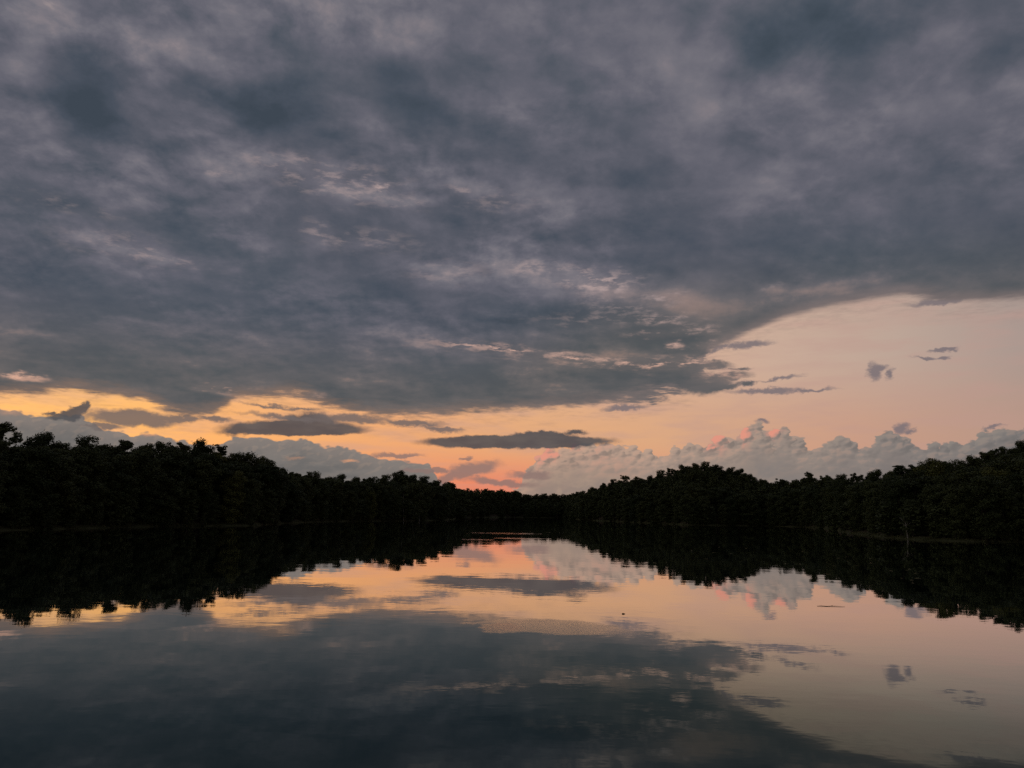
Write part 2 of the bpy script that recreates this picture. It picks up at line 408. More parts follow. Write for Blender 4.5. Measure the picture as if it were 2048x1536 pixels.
# lit chinks where the upper cloud shows through
ridge = K.noise(K.vmath('MULTIPLY', d, (1.0, 1.0, 3.4)), 34, 5, 0.62)
rid = K.step(ridge, 0.47, 0.66)
gate = field(K.math('ADD', 0.0, 0.0), [(1060, 535, 50, 14, .8), (1150, 552, 70, 22, .9), (1200, 575, 60, 16, .7), (1330, 592, 50, 10, .7), (1230, 560, 60, 20, .6), (1340, 638, 60, 12, .8), (1250, 610, 90, 20, .5), (1380, 660, 60, 10, .7), (1300, 668, 50, 8, .5), 
                                       (1352, 691, 16, 10, 1.0), (1450, 742, 50, 18, .8), (1415, 690, 30, 10, .8), (690, 368, 120, 40, .6), (560, 325, 90, 22, .45), (240, 490, 120, 26, .4), (330, 520, 110, 16, .35), (720, 480, 110, 24, .35), (900, 545, 80, 22, .4), (990, 400, 80, 20, .3), (140, 410, 120, 16, .25), (1180, 640, 120, 14, .3), (765, 376, 14, 16, .7), (437, 343, 24, 10, .7), (930, 378, 50, 12, .4),
                                       (445, 778, 50, 10, .6), (40, 752, 50, 8, .9), (600, 795, 50, 10, .5), (820, 410, 40, 12, .4), (630, 460, 30, 30, .25), (1540, 570, 30, 10, .4), (1830, 600, 60, 5, .4)], pf, 1.6)
# the long crack along its underside, where the low sky shines through
crk = K.curve(AZ, [azel(*t) for t in ((600, 672), (745, 674), (850, 684), (955, 694), (1050, 704), (1110, 711), (1210, 722), (1300, 733), (1370, 722), (1440, 716), (1500, 712))], -60.0, 60.0, -10.0, 20.0)
off = K.math('ABSOLUTE', EL + (w3 - 0.5) * 0.9 + (w4 - 0.5) * 0.9 - crk)
along = K.step(AZ, -10.5, -1.5) * K.step(AZ, 15.5, 13.0)
patchy = K.step(K.noise(K.vmath('MULTIPLY', d, (1.0, 1.0, 2.0)), 36, 4, 0.6), 0.42, 0.60)
gate = gate + along * K.step(off, 0.75, 0.0) * 0.55
rid = rid.max(K.step(off, 0.15, 0.01) * patchy * 1.7 * along)
glow = K.mix(K.step(EL, 16.0, 8.0), lin(172, 152, 150), lin(236, 184, 158))
deck = K.mix((gate * rid * 0.95 + gate * 0.07).clamp(), deck, glow)
west_fill = K.step(K.math('ABSOLUTE', AZ + 105.0), 60.0, 15.0) * K.step(EL, 62.0, 15.0)  # bright sky patch out of view, added to light the right bank trees
deck = K.mix(west_fill, deck, lin(196, 186, 176))
# thin rim of the deck lets warm light through
deck = K.mix(K.step(sD, 1.2, 0.0, 0.0, 0.55), deck, K.mix(K.step(AZ, -12.0, 14.0), lin(150, 118, 98), lin(140, 122, 118)))
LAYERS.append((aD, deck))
shader = None
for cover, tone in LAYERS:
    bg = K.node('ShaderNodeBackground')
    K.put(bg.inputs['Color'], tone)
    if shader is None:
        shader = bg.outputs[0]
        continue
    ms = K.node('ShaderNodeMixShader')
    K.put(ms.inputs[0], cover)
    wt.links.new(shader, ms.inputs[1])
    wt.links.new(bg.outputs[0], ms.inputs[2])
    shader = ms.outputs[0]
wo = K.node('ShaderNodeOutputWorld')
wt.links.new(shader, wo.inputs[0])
world.cycles.sampling_method = 'MANUAL'
world.cycles.sample_map_resolution = 256

sun = bpy.data.lights.new("sun", 'SUN')
sun.energy = 0.05
sun.angle = R(6)
sun.color = (1.0, 0.72, 0.5)
sun_ob = bpy.data.objects.new("sun", sun)
sv = Vector((math.sin(R(SUN_AZ)) * math.cos(R(SUN_EL)), math.cos(R(SUN_AZ)) * math.cos(R(SUN_EL)), math.sin(R(SUN_EL))))
sun_ob.rotation_euler = sv.to_track_quat('Z', 'Y').to_euler()
COL.objects.link(sun_ob)

# ------------------------------------------------------------------ lie of the land, in metres round the dam
def ground_at(px, py):
    v = ray(px, py)
    t = -EYE.z / v.z
    return v.x * t, v.y * t

SHORE_PX = [(-260, 1072), (-120, 1066), (0, 1061), (100, 1059), (200, 1056), (290, 1054), (420, 1052), (512, 1051.5), (600, 1045), (700, 1042.5), (820, 1042), (880, 1041), (915, 1038), (925, 1035.5), (1024, 1034.5), (1130, 1036),
            (1165, 1040), (1230, 1043), (1290, 1046), (1375, 1050), (1450, 1051), (1530, 1052), (1600, 1054), (1648, 1057), (1703, 1067), (1771, 1075), (1841, 1080), (1930, 1083), (2048, 1085), (2200, 1090), (2320, 1095)]
SKY_PX = [(-260, 832), (-120, 838), (0, 852), (40, 880), (90, 872), (142, 886), (180, 880), (245, 886), (320, 889), (400, 887), (457, 906), (500, 909), (540, 918), (572, 938), (630, 948), (680, 952), (760, 953), (800, 946), (862, 956),
          (912, 976), (930, 979), (1024, 981), (1056, 989), (1154, 990), (1196, 971), (1249, 955), (1304, 953), (1341, 939), (1369, 930), (1409, 926), (1439, 931), (1479, 938), (1529, 959), (1575, 960), (1618, 950), (1716, 949), (1751, 943), (1796, 934), (1851, 926),
          (1916, 923), (1946, 913), (1993, 898), (2046, 884), (2200, 850), (2320, 840)]
_a, _d, _s, _e = [], [], [], []
for px, py in SHORE_PX:
    x, y = ground_at(px, py)
    _a.append(math.degrees(math.atan2(x, y))); _d.append(math.hypot(x, y))
for px, py in SKY_PX:
    a, e = azel(px, py)
    _s.append(a); _e.append(e)
_a = [-180, -120, -75] + _a + [75, 120, 180]
_d = [9, 14, 90] + _d + [90, 14, 9]
_s = [-180, -75] + _s + [75, 180]
_e = [3, 6] + _e + [6, 3]
# how far behind its shore the crest of the woods stands
_ra, _rd = [-180, -34, -15, -5, 0, 3.6, 6, 9, 14, 18, 21, 26, 34, 180], [30, 26, 30, 40, 40, 45, 60, 75, 85, 60, 45, 60, 90, 30]


def shore(az): return np.interp(az, _a, _d)
def crest(az): return np.interp(az, _ra, _rd)
def skyline(az): return np.interp(az, _s, _e)


def rise(az):
    """Height of the ground under the crest, so that 21 m trees there reach the skyline."""
    dd = shore(az) + crest(az)
    return np.clip(np.tan(np.radians(skyline(az))) * dd + EYE.z - 20.0, 0.8, 60.0)


def height(az, dist):
    t = dist - shore(az)
    c = crest(az)
    k = np.clip((t - 1.5) / np.maximum(c - 1.5, 1), 0, 1)
    k = k * k * (3 - 2 * k) * 0.5 + k * 0.5
    up = 0.25 * np.clip(t / 1.2, 0, 1) + 0.35 * np.clip((t - 1.2) / 6, 0, 1) + (rise(az) - 0.6) * k
    back = np.tan(np.radians(skyline(az))) * np.minimum(dist, 1400) + EYE.z - 15.0      # higher ground behind, hidden by the woods
    up = up + np.maximum(back - up, 0) * np.clip((t - c - 22) / 70.0, 0, 1)
    return np.where(t < 0, np.maximum(t * 0.25, -3.0), up)


def link(name, me, parent=None):
    o = bpy.data.objects.new(name, me)
    COL.objects.link(o)
    o.parent = parent
    return o


def mesh(name, v, f, mats, smooth=False):
    """v (n,3), f (m,4) or (m,3) index arrays -> mesh data"""
    me = bpy.data.meshes.new(name)
    v = np.asarray(v, np.float32); f = np.asarray(f, np.int32)
    k = f.shape[1]
    me.vertices.add(len(v)); me.vertices.foreach_set('co', v.ravel())
    me.loops.add(f.size); me.loops.foreach_set('vertex_index', f.ravel())
    me.polygons.add(len(f))
    me.polygons.foreach_set('loop_start', np.arange(0, f.size, k, dtype=np.int32))
    if smooth:
        me.polygons.foreach_set('use_smooth', np.ones(len(f), dtype=bool))
    for m in mats:
        me.materials.append(m)
    me.update(calc_edges=True)
    return me


def material(name):
    m = bpy.data.materials.new(name)
    m.use_nodes = True
    m.node_tree.nodes.clear()
    k = NT(m.node_tree)
    b = k.node('ShaderNodeBsdfPrincipled')
    o = k.node('ShaderNodeOutputMaterial')
    m.node_tree.links.new(b.outputs[0], o.inputs[0])
    return m, k, b


# forest floor, mud and grass at the water's edge
m_land, k, b = material("forest_floor")
geo = k.node('ShaderNodeNewGeometry')
pos = S(k, geo.outputs['Position'])
hz = k.sep(pos)[2]
na = k.noise(pos, 0.35, 6, 0.6)
litter = k.ramp(na, [(0.3, (0.028, 0.022, 0.014, 1)), (0.7, (0.060, 0.048, 0.030, 1))])
turf = k.ramp(na, [(0.3, (0.030, 0.036, 0.014, 1)), (0.55, (0.055, 0.056, 0.025, 1)), (0.75, (0.080, 0.075, 0.046, 1))])
k.put(b.inputs['Base Color'], k.mix(k.step(hz + (na - 0.5) * 0.8, 0.55, 1.1), turf, litter))
b.inputs['Roughness'].default_value = 0.95
b.inputs['Specular IOR Level'].default_value = 0.1
bm_ = k.node('ShaderNodeBump'); bm_.inputs['Strength'].default_value = 0.6; bm_.inputs['Distance'].default_value = 0.3
k.put(bm_.inputs['Height'], k.noise(pos, 1.2, 6, 0.65)); k.t.links.new(bm_.outputs[0], b.inputs['Normal'])

azs = np.concatenate([np.arange(-180, -40, 2.0), np.arange(-40, 40, 0.2), np.arange(40, 180, 2.0)])
ts = np.array([-40, -14, -5, -2, -0.6, 0, 0.5, 1.2, 2.5, 4.5, 7.2, 11, 16, 22, 30, 40, 52, 66, 84, 105, 135, 180, 260, 400, 700, 1300, 2500, 5000, 9000], float)
rr = np.random.RandomState(3)
wob = np.interp(azs, azs[::3], rr.normal(0, 1, len(azs[::3])))          # ragged waterline
V = []
for i, az in enumerate(azs):
    s0 = shore(az)
    for t in ts:
        dist = max(s0 + t, 1.0)
        z = float(height(az, dist))
        dist2 = dist + (wob[i] * s0 * 0.004 if -3 < t < 20 else 0)
        if t > 10: z += rr.normal(0, 0.15)
        V.append((dist2 * math.sin(R(az)), dist2 * math.cos(R(az)), z))
n, mt = len(azs), len(ts)
F = [(i * mt + j, ((i + 1) % n) * mt + j, ((i + 1) % n) * mt + j + 1, i * mt + j + 1) for i in range(n) for j in range(mt - 1)]
land = link("terrain", mesh("terrain", V, F, [m_land], True))
land["kind"] = "structure"
bed = link("lake_bed", mesh("lake_bed", [(-4000, -4000, -3.4), (4000, -4000, -3.4), (4000, 4000, -3.4), (-4000, 4000, -3.4)], [(0, 1, 2, 3)], [m_land]))
bed["kind"] = "structure"

# ------------------------------------------------------------------ lake
m_water, k, b = material("lake_water")
geo = k.node('ShaderNodeNewGeometry')
pos = S(k, geo.outputs['Position'])
wx = k.vmath('MULTIPLY', pos, (0.7, 1.0, 1.0))
swell = k.noise(wx, 0.22, 2, 0.45)
rip = k.noise(wx, 1.3, 2, 0.5)
fine = k.noise(pos, 7.0, 3, 0.6)
breath = k.step(k.noise(k.vmath('MULTIPLY', pos, (0.5, 1.0, 1.0)), 0.03, 3, 0.55), 0.40, 0.66, 0.45, 1.5)
# cat's-paws: patches of water ruffled by a breath of wind
RUFF = []
for px, py, rx, ry, amp in ((1090, 1253, 135, 15, 1.0), (1005, 1256, 45, 11, .9), (1190, 1262, 90, 9, .5), (1000, 1066.5, 78, 1.6, .9), (1080, 1065, 90, 1.0, .3), (1040, 1077, 55, 1.2, .8), (950, 1079, 40, 1.2, .5), (1070, 1051, 36, .8, .7)):
    x, y = ground_at(px, py)
    xa, _ = ground_at(px - rx, py); xb, _ = ground_at(px + rx, py)
    _, ya = ground_at(px, py + ry); _, yb = ground_at(px, py - ry)
    RUFF.append((x, y, abs(xb - xa) / 2, abs(yb - ya) / 2, amp))
wig = k.noise(pos, 0.5, 4, 0.6)
wig2 = k.noise(pos, 0.12, 4, 0.6)
ruff = k.math('ADD', 0.0, 0.0)
for x, y, a_, b_, amp in RUFF:
    v = k.vmath('SUBTRACT', pos, (x, y, 0.0))
    v = k.vmath('MULTIPLY', v, (1 / a_, 1 / b_, 0.0))
    l = k.vmath('LENGTH', v) + (wig - 0.5) * 1.3 + (wig2 - 0.5) * 0.8
    ruff = ruff + k.step(l, 1.15, 0.75, 0.0, amp)
hgt = (swell - 0.5) * 0.0085 + (rip - 0.5) * 0.0019 * breath + (fine - 0.5) * 0.00010 * breath + (fine - 0.5) * ruff * 0.0042
bp = k.node('ShaderNodeBump')
bp.inputs['Strength'].default_value = 1.0
bp.inputs['Distance'].default_value = 1.0
k.put(bp.inputs['Height'], hgt)
# still dark water: nearly all mirror at a glancing look, nearly all depth looking down
k.t.nodes.remove(b)
gl = k.node('ShaderNodeBsdfGlossy')
gl.inputs['Color'].default_value = (0.95, 1.0, 0.97, 1)
gl.inputs['Roughness'].default_value = 0.01
df = k.node('ShaderNodeBsdfDiffuse')
df.inputs['Color'].default_value = (0.006, 0.014, 0.013, 1)
df.inputs['Color'].default_value = (0.005, 0.012, 0.011, 1)
lw = k.node('ShaderNodeLayerWeight')
lw.inputs['Blend'].default_value = 0.5
cosv = 1.0 - S(k, lw.outputs['Facing'])
k.put(gl.inputs['Color'], k.mix(k.step(cosv, 0.11, 0.25), (1, 1, 1, 1), (0.83, 1.0, 0.97, 1)))
refl = k.curve(cosv, [(0, 1.0), (.035, .93), (.07, .86), (.108, .79), (.14, .64), (.17, .46), (.208, .265), (.25, .175), (.292, .135), (.42, .075), (.7, .035), (1.0, .02)], 0.0, 1.0, 0.0, 1.0)
mx = k.node('ShaderNodeMixShader')
k.put(mx.inputs[0], refl)
k.t.links.new(df.outputs[0], mx.inputs[1]); k.t.links.new(gl.outputs[0], mx.inputs[2])
for n_ in (gl, df, lw):
    k.t.links.new(bp.outputs[0], n_.inputs['Normal'])
k.t.links.new(mx.outputs[0], [n_ for n_ in k.t.nodes if n_.bl_idname == 'ShaderNodeOutputMaterial'][0].inputs[0])
water = link("lake_water", mesh("lake_water", [(-1500, -600, 0), (1500, -600, 0), (1500, 2600, 0), (-1500, 2600, 0)], [(0, 1, 2, 3)], [m_water]))
water["kind"] = "structure"


# ------------------------------------------------------------------ trees
def leaf_material(name, a, c, spread):
    m, k, b = material(name)
    inf = k.node('ShaderNodeObjectInfo')
    g = k.node('ShaderNodeNewGeometry')
    rnd = S(k, inf.outputs['Random'])
    isl = S(k, g.outputs['Random Per Island'])
    colr = k.ramp(rnd * spread + isl * 0.15, [(0.0, a), (1.0, c)])
    k.put(b.inputs['Base Color'], colr)
    b.inputs['Roughness'].default_value = 0.6
    b.inputs['Specular IOR Level'].default_value = 0.1
    return m


LEAF = leaf_material("leaves", (0.026, 0.036, 0.014, 1), (0.066, 0.076, 0.028, 1), 0.8)
LEAF_Y = leaf_material("yellowing_leaves", (0.070, 0.078, 0.022, 1), (0.105, 0.105, 0.030, 1), 0.4)
NEEDLE = leaf_material("pine_needles", (0.022, 0.034, 0.016, 1), (0.045, 0.060, 0.028, 1), 0.65)


def bark_material(name, c0, c1):
    m, k, b = material(name)
    t = k.node('ShaderNodeTexCoord')
    n_ = k.noise(k.vmath('MULTIPLY', S(k, t.outputs['Object']), (3.0, 3.0, 0.5)), 1.5, 5, 0.65)
    k.put(b.inputs['Base Color'], k.ramp(n_, [(0.3, c0), (0.7, c1)]))
    b.inputs['Roughness'].default_value = 0.9
    b.inputs['Specular IOR Level'].default_value = 0.2
    return m


BARK = bark_material("bark", (0.035, 0.028, 0.022, 1), (0.085, 0.070, 0.055, 1))
PALE = bark_material("pale_bark", (0.11, 0.10, 0.085, 1), (0.22, 0.205, 0.18, 1))


def tube(V, F, pts, radii, sides=6):
    """tapered, bent tube through pts"""
    base = len(V)
    pts = [np.array(q_, float) for q_ in pts]
    for i, (c, r_) in enumerate(zip(pts, radii)):
        t = pts[min(i + 1, len(pts) - 1)] - pts[max(i - 1, 0)]
        t /= np.linalg.norm(t) + 1e-9
        u = np.cross(t, (0.31, 0.95, 0.05)); u /= np.linalg.norm(u) + 1e-9
        w = np.cross(t, u)
        for s_ in range(sides):
            a = 2 * math.pi * s_ / sides
            V.append(tuple(c + r_ * (math.cos(a) * u + math.sin(a) * w)))
    for i in range(len(pts) - 1):
        for s_ in range(sides):
            s2 = (s_ + 1) % sides
            F.append((base + i * sides + s_, base + i * sides + s2, base + (i + 1) * sides + s2, base + (i + 1) * sides + s_))


def leaves(rs, centres, radii, per, size, flat=0.75):
    """leaf faces through the volume of each clump -> arrays"""
    n_ = np.maximum((per * (np.asarray(radii) / np.mean(radii)) ** 2).astype(int), 4)
    C = np.repeat(np.asarray(centres), n_, axis=0); RR = np.repeat(np.asarray(radii), n_)
    N = len(C)
    v = rs.normal(size=(N, 3)); v /= np.linalg.norm(v, axis=1)[:, None]
    rad = rs.uniform(0.2, 1.0, N) ** 0.45 * RR * (1 + 0.13 * rs.normal(size=N))
    P = C + v * rad[:, None] * np.array((1, 1, flat))
    a = rs.normal(size=(N, 3)); a /= np.linalg.norm(a, axis=1)[:, None]
    nrm = v * 0.8 + rs.normal(size=(N, 3)) * 0.6 + np.array((0, 0, 0.5))
    bb = np.cross(nrm, a); bb /= np.linalg.norm(bb, axis=1)[:, None] + 1e-9
    aa = np.cross(bb, nrm); aa /= np.linalg.norm(aa, axis=1)[:, None] + 1e-9
    s_ = size * rs.uniform(0.6, 1.4, N)[:, None]
    q0 = P + aa * s_; q1 = P + bb * s_ * 0.6; q2 = P - aa * s_ * 0.9; q3 = P - bb * s_ * 0.6
    Vv = np.stack([q0, q1, q2, q3], 1).reshape(-1, 3)
    return Vv, np.arange(4 * N).reshape(N, 4)


def grow_tree(seed, kind, per=120, size=0.27, sides=6):
    """tree about 21 m tall -> ((trunk v, f), (crown v, f))"""
    rs = np.random.RandomState(seed)
    V, F = [], []
    H = 21.0
    lean = rs.normal(0, 0.5, 2)
    ax = lambda t: np.array((lean[0] * t + 0.25 * math.sin(3 * t + seed), lean[1] * t + 0.25 * math.cos(2.3 * t + seed), t * H))
    top = 0.9 if kind != 'broad' else 0.72
    ks = np.linspace(0, top, 9)
    tube(V, F, [ax(t) - np.array((0, 0, 0.6 if t == 0 else 0)) for t in ks], [0.42 * (1 - t / (top + 0.12)) ** 0.8 + (0.14 if t == 0 else 0.02) for t in ks], sides + 2)
    C, Rd = [], []
    if kind == 'pine':
        for t in np.linspace(0.42, 0.97, 13):
            reach = 3.6 * (1.02 - t) ** 0.55 + 0.5
            for j in range(rs.randint(3, 6)):
                a = rs.uniform(0, 2 * math.pi); l = reach * rs.uniform(0.6, 1.1)
                s0 = ax(min(t, top)); e = s0 + np.array((math.cos(a) * l, math.sin(a) * l, rs.uniform(-0.2, 0.9)))
                if t > top: e[2] += (t - top) * H
                tube(V, F, [s0, (s0 + e) / 2 + (0, 0, 0.15), e], [0.09, 0.06, 0.03], 4)
                for f_ in (0.55, 0.8, 1.0):
                    C.append(s0 + (e - s0) * f_ + rs.normal(0, 0.15, 3)); Rd.append(rs.uniform(0.55, 0.95))
        Vc, Fc = leaves(rs, C, Rd, per * 0.5, size * 0.75, 0.38)
    else:
        if kind == 'broad':   z0, z1, wide, nb = 0.26, 0.97, 5.4, 17
        elif kind == 'tall':  z0, z1, wide, nb = 0.30, 1.00, 3.9, 16
        elif kind == 'edge':  z0, z1, wide, nb = 0.06, 0.96, 4.8, 24
        elif kind == 'shrub': z0, z1, wide, nb = 0.00, 0.95, 8.0, 16
        else:                 z0, z1, wide, nb = 0.40, 1.00, 4.4, 13      # 'open': gaps of sky between its limbs
        for i in range(nb):
            t = z0 + (z1 - z0) * ((i + rs.uniform(0.1, 0.9)) / nb)
            k_ = (t - z0) / (z1 - z0)
            prof = (0.62 + 0.5 * k_ if k_ < 0.45 else 0.845 * math.sqrt(max(1 - ((k_ - 0.45) / 0.6) ** 2, 0.03)))
            a = i * 2.4 + rs.uniform(-0.5, 0.5)
            l = wide * prof * rs.uniform(0.75, 1.15)
            ts_ = max(min(t - 0.12 * (0.5 + l / wide), top), 0.03)
            s0 = ax(ts_); e = ax(t) * np.array((0.6, 0.6, 1)) + np.array((math.cos(a) * l, math.sin(a) * l, 0))
            md = (s0 + e) / 2 + np.array((0, 0, -0.25)) + rs.normal(0, 0.25, 3)
            tube(V, F, [s0, md, e], [0.17 * (1.1 - ts_), 0.10, 0.04], sides)
            nc = 3 if kind in ('tall', 'open') else 4
            for j in range(nc):
                f_ = 0.4 + 0.65 * (j + 0.5) / nc
                c = s0 + (e - s0) * f_ + rs.normal(0, 0.5, 3) + np.array((0, 0, 0.4))
                C.append(c); Rd.append(rs.uniform(1.2, 2.15) * (0.7 if kind == 'open' else 1.0))
                if j == nc - 1:
                    for _ in range(2):
                        e2 = e + rs.normal(0, 0.8, 3) * np.array((1, 1, 0.6))
                        tube(V, F, [md + (e - md) * 0.6, e2], [0.05, 0.02], 4)
                        C.append(e2); Rd.append(rs.uniform(0.6, 1.1))
        for _ in range(5 if kind == 'open' else 3):                        # topmost sprays
            c = ax(z1) * np.array((0.6, 0.6, 1)) + rs.normal(0, 1.2, 3) * np.array((1.1, 1.1, 0.35))
            C.append(c); Rd.append(rs.uniform(0.9, 1.6) * (0.65 if kind == 'open' else 1.0))
        Vc, Fc = leaves(rs, C, Rd, per, size)
    Vc[:, 2] *= H / max(np.percentile(Vc[:, 2], 99.9), 1)
    return (np.array(V), np.array(F)), (Vc, Fc)


def thing(name, label, cat, loc, rz=0.0, sc=(1, 1, 1), group=None):
    o = bpy.data.objects.new(name, None)
    o.empty_display_size = 0.5
    COL.objects.link(o)
    o.location = loc; o.rotation_euler = (0, 0, rz); o.scale = sc
    o["label"], o["category"] = label, cat
    if group:
        o["group"] = group
    return o


PROTO = {}
for kind, seeds in {'broad': (1, 2, 3, 4), 'tall': (11, 12, 13), 'edge': (21, 22, 23, 24), 'open': (31, 32, 33), 'pine': (41, 42), 'shrub': (51, 52, 53)}.items():
    PROTO[kind] = []
    for sd in seeds:
        (tv, tf), (cv, cf) = grow_tree(sd, kind)
        tm = mesh("trunk", tv, tf, [BARK], True)
        cm = mesh("crown", cv, cf, [NEEDLE if kind == 'pine' else LEAF])
        ym = mesh("crown", cv, cf, [LEAF_Y]) if kind in ('edge', 'broad', 'shrub') else None
        PROTO[kind].append((tm, cm, ym))


def plant(kind, i, name, label, cat, az, dist, tall, wide=1.0, rz=0.0, group=None, yellow=False, sink=0.0):
    tm, cm, ym = PROTO[kind][i % len(PROTO[kind])]
    z = float(height(az, dist))
    s_ = tall / 21.0
    o = thing(name, label, cat, (dist * math.sin(R(az)), dist * math.cos(R(az)), z - sink), rz, (s_ * wide, s_ * wide, s_), group)
    t = link("trunk", tm, o)
    c = link("crown", ym if yellow and ym else cm, o)
    return o


RS = np.random.RandomState(77)
ORD = ["first", "second", "third", "fourth", "fifth", "sixth", "seventh", "eighth", "ninth", "tenth", "eleventh", "twelfth", "thirteenth", "fourteenth", "fifteenth", "sixteenth", "seventeenth", "eighteenth", "nineteenth", "twentieth"]
BANKS = [("left bank", -34.2, -17.0), ("wooded headland left of the narrows", -17.0, -3.9), ("round wooded hill right of the narrows", 5.2, 18.2), ("right bank", 18.2, 34.2)]


SHORT = dict(zip([b_[0] for b_ in BANKS], ['left bank', 'headland', 'round hill', 'right bank']))


def az_of(px, py=1000): return azel(px, py)[0]
placed = []          # (az, dist)

# --- skyline trees, each where the photograph shows a separate crown (photo column, top row, habit)
SKY_TREES = [
    ("left bank", [(4, 840, 'open', 0, 1.15), (87, 864, 'broad', 1, .95), (128, 884, 'tall', 1, .9), (179, 872, 'broad', 0, .9), (212, 889, 'tall', 0, .9), (245, 879, 'open', 1, 1.0), (287, 887, 'tall', 2, .95), (322, 883, 'broad', 2, .9), (360, 884, 'open', 2, .95), (402, 879, 'broad', 3, 1.0),
                   (445, 889, 'pine', 0, 1.1), (470, 905, 'tall', 1, .95), (500, 906, 'broad', 1, 1.0), (533, 913, 'broad', 2, .95)]),
    ("wooded headland left of the narrows", [(560, 936, 'tall', 0, 1.0), (587, 942, 'open', 0, 1.0), (628, 943, 'broad', 0, 1.0), (655, 954, 'tall', 1, 1.), (682, 948, 'broad', 1, 1.0), (712, 954, 'tall', 2, 1.), (740, 953, 'broad', 3, 1.), (770, 949, 'tall', 1, 1.), (800, 941, 'broad', 2, 1.1), (826, 949, 'tall', 0, 1.), (850, 952, 'broad', 0, 1.), (872, 960, 'tall', 1, 1.), (893, 969, 'broad', 1, 1.)]),
    ("round wooded hill right of the narrows", [(1185, 974, 'broad', 1, 1.), (1205, 966, 'tall', 0, 1.), (1228, 958, 'broad', 0, 1.), (1250, 950, 'open', 0, 1.05), (1275, 953, 'broad', 2, 1.), (1300, 951, 'broad', 3, 1.), (1322, 940, 'broad', 0, 1.), (1342, 936, 'open', 1, 1.), (1365, 929, 'broad', 1, 1.), (1388, 926, 'broad', 2, 1.), (1410, 923, 'broad', 0, 1.), (1434, 929, 'tall', 1, 1.1), (1458, 934, 'broad', 3, 1.), (1480, 937, 'broad', 1, 1.), (1503, 948, 'broad', 2, 1.), (1528, 958, 'tall', 2, 1.)]),
    ("right bank", [(1565, 957, 'open', 0, .9), (1590, 959, 'tall', 0, .9), (1620, 944, 'open', 1, 1.), (1652, 950, 'open', 2, .9), (1686, 948, 'broad', 0, .9), (1714, 947, 'open', 0, .9), (1750, 939, 'broad', 1, .9), (1776, 942, 'broad', 2, .8), (1797, 931, 'pine', 1, 1.2), (1822, 929, 'open', 2, .9), (1856, 923, 'broad', 3, .95), (1882, 921, 'open', 1, .85), (1914, 920, 'broad', 0, .9), (1945, 911, 'broad', 1, .85), (1973, 900, 'open', 0, .9), (1997, 894, 'broad', 2, .85), (2024, 896, 'broad', 3, .8), (2048, 880, 'broad', 0, .95)]),
]
LOOK = {'broad': "broad round-topped tree", 'tall': "slim upright tree", 'open': "ragged open-crowned tree", 'pine': "layered pine"}
SPECIAL = {4: "tallest open-crowned tree at the left edge, its clumps cut out against the clouds", 445: "small flat-layered pine alone on the left bank skyline, where the treetops begin to drop",
           800: "knob-topped tree crowning the headland, higher than its neighbours", 1410: "round-topped tree at the very summit of the round wooded hill", 1797: "spiky layered pine on the right bank skyline",
           2048: "big dark round-topped tree cut off by the right edge of the skyline", 1620: "ragged tree standing up from the low saddle right of the round hill"}
for bank, rows in SKY_TREES:
    for i, (px, py, kind, v, wide) in enumerate(rows):
        a, e = azel(px, py)
        dist = float(shore(a) + crest(a)) + RS.uniform(-4, 3)
        g = float(height(a, dist))
        tall = math.tan(R(e)) * dist + EYE.z - g
        tall = min(max(tall, 13), 29)
        lab = SPECIAL.get(px) or f"{LOOK[kind]} on the {SHORT[bank]} skyline, {ORD[i]} treetop from its left"
        plant(kind, v, "pine_tree" if kind == 'pine' else "broadleaf_tree", lab, "tree", a, dist, tall, wide * 21.0 / max(tall, 18) * 1.0, RS.uniform(0, 6.28), f"skyline trees of the {bank}")
        placed.append((a, dist))
NSKY = len(placed)


def free(a, dist, gap):
    x, y = dist * math.sin(R(a)), dist * math.cos(R(a))
    for a2, d2 in placed:
        if (x - d2 * math.sin(R(a2))) ** 2 + (y - d2 * math.cos(R(a2))) ** 2 < gap * gap:
            return False
    return True


# --- trees of their own look along the water
OWN = [
    (462, 1.0, 'edge', 1, 17, "yellowish leafy tree hanging over the water on the left bank, palest green of its stretch", True),
    (740, 1.0, 'edge', 2, 15, "yellow-green rounded tree at the waterline of the headland, lighter than the woods behind it", True),
    (500, 5.0, 'edge', 3, 14, "dull olive tree beside the yellowish one at the water of the left bank", False),
    (1800, 6.0, 'edge', 0, 17, "olive tree standing on the low grassy point of the right bank", False),
    (1990, 22.0, 'broad', 1, 19, "yellow-green treetop low in the dark slope near the right edge", True),
    (1870, 40.0, 'broad', 2, 22, "olive-yellow crown just under the right bank skyline", True),
    (425, 20.0, 'broad', 3, 20, "faint yellow-green crown high in the left bank, above the leaning yellowish tree", True),
]
for px, back, kind, v, tall, lab, yel in OWN:
    a = az_of(px, 1040)
    dist = float(shore(a)) + back + 2.5
    plant(kind, v, "broadleaf_tree", lab, "tree", a, dist, tall, 1.0, RS.uniform(0, 6.28), None, yel)
    placed.append((a, dist))

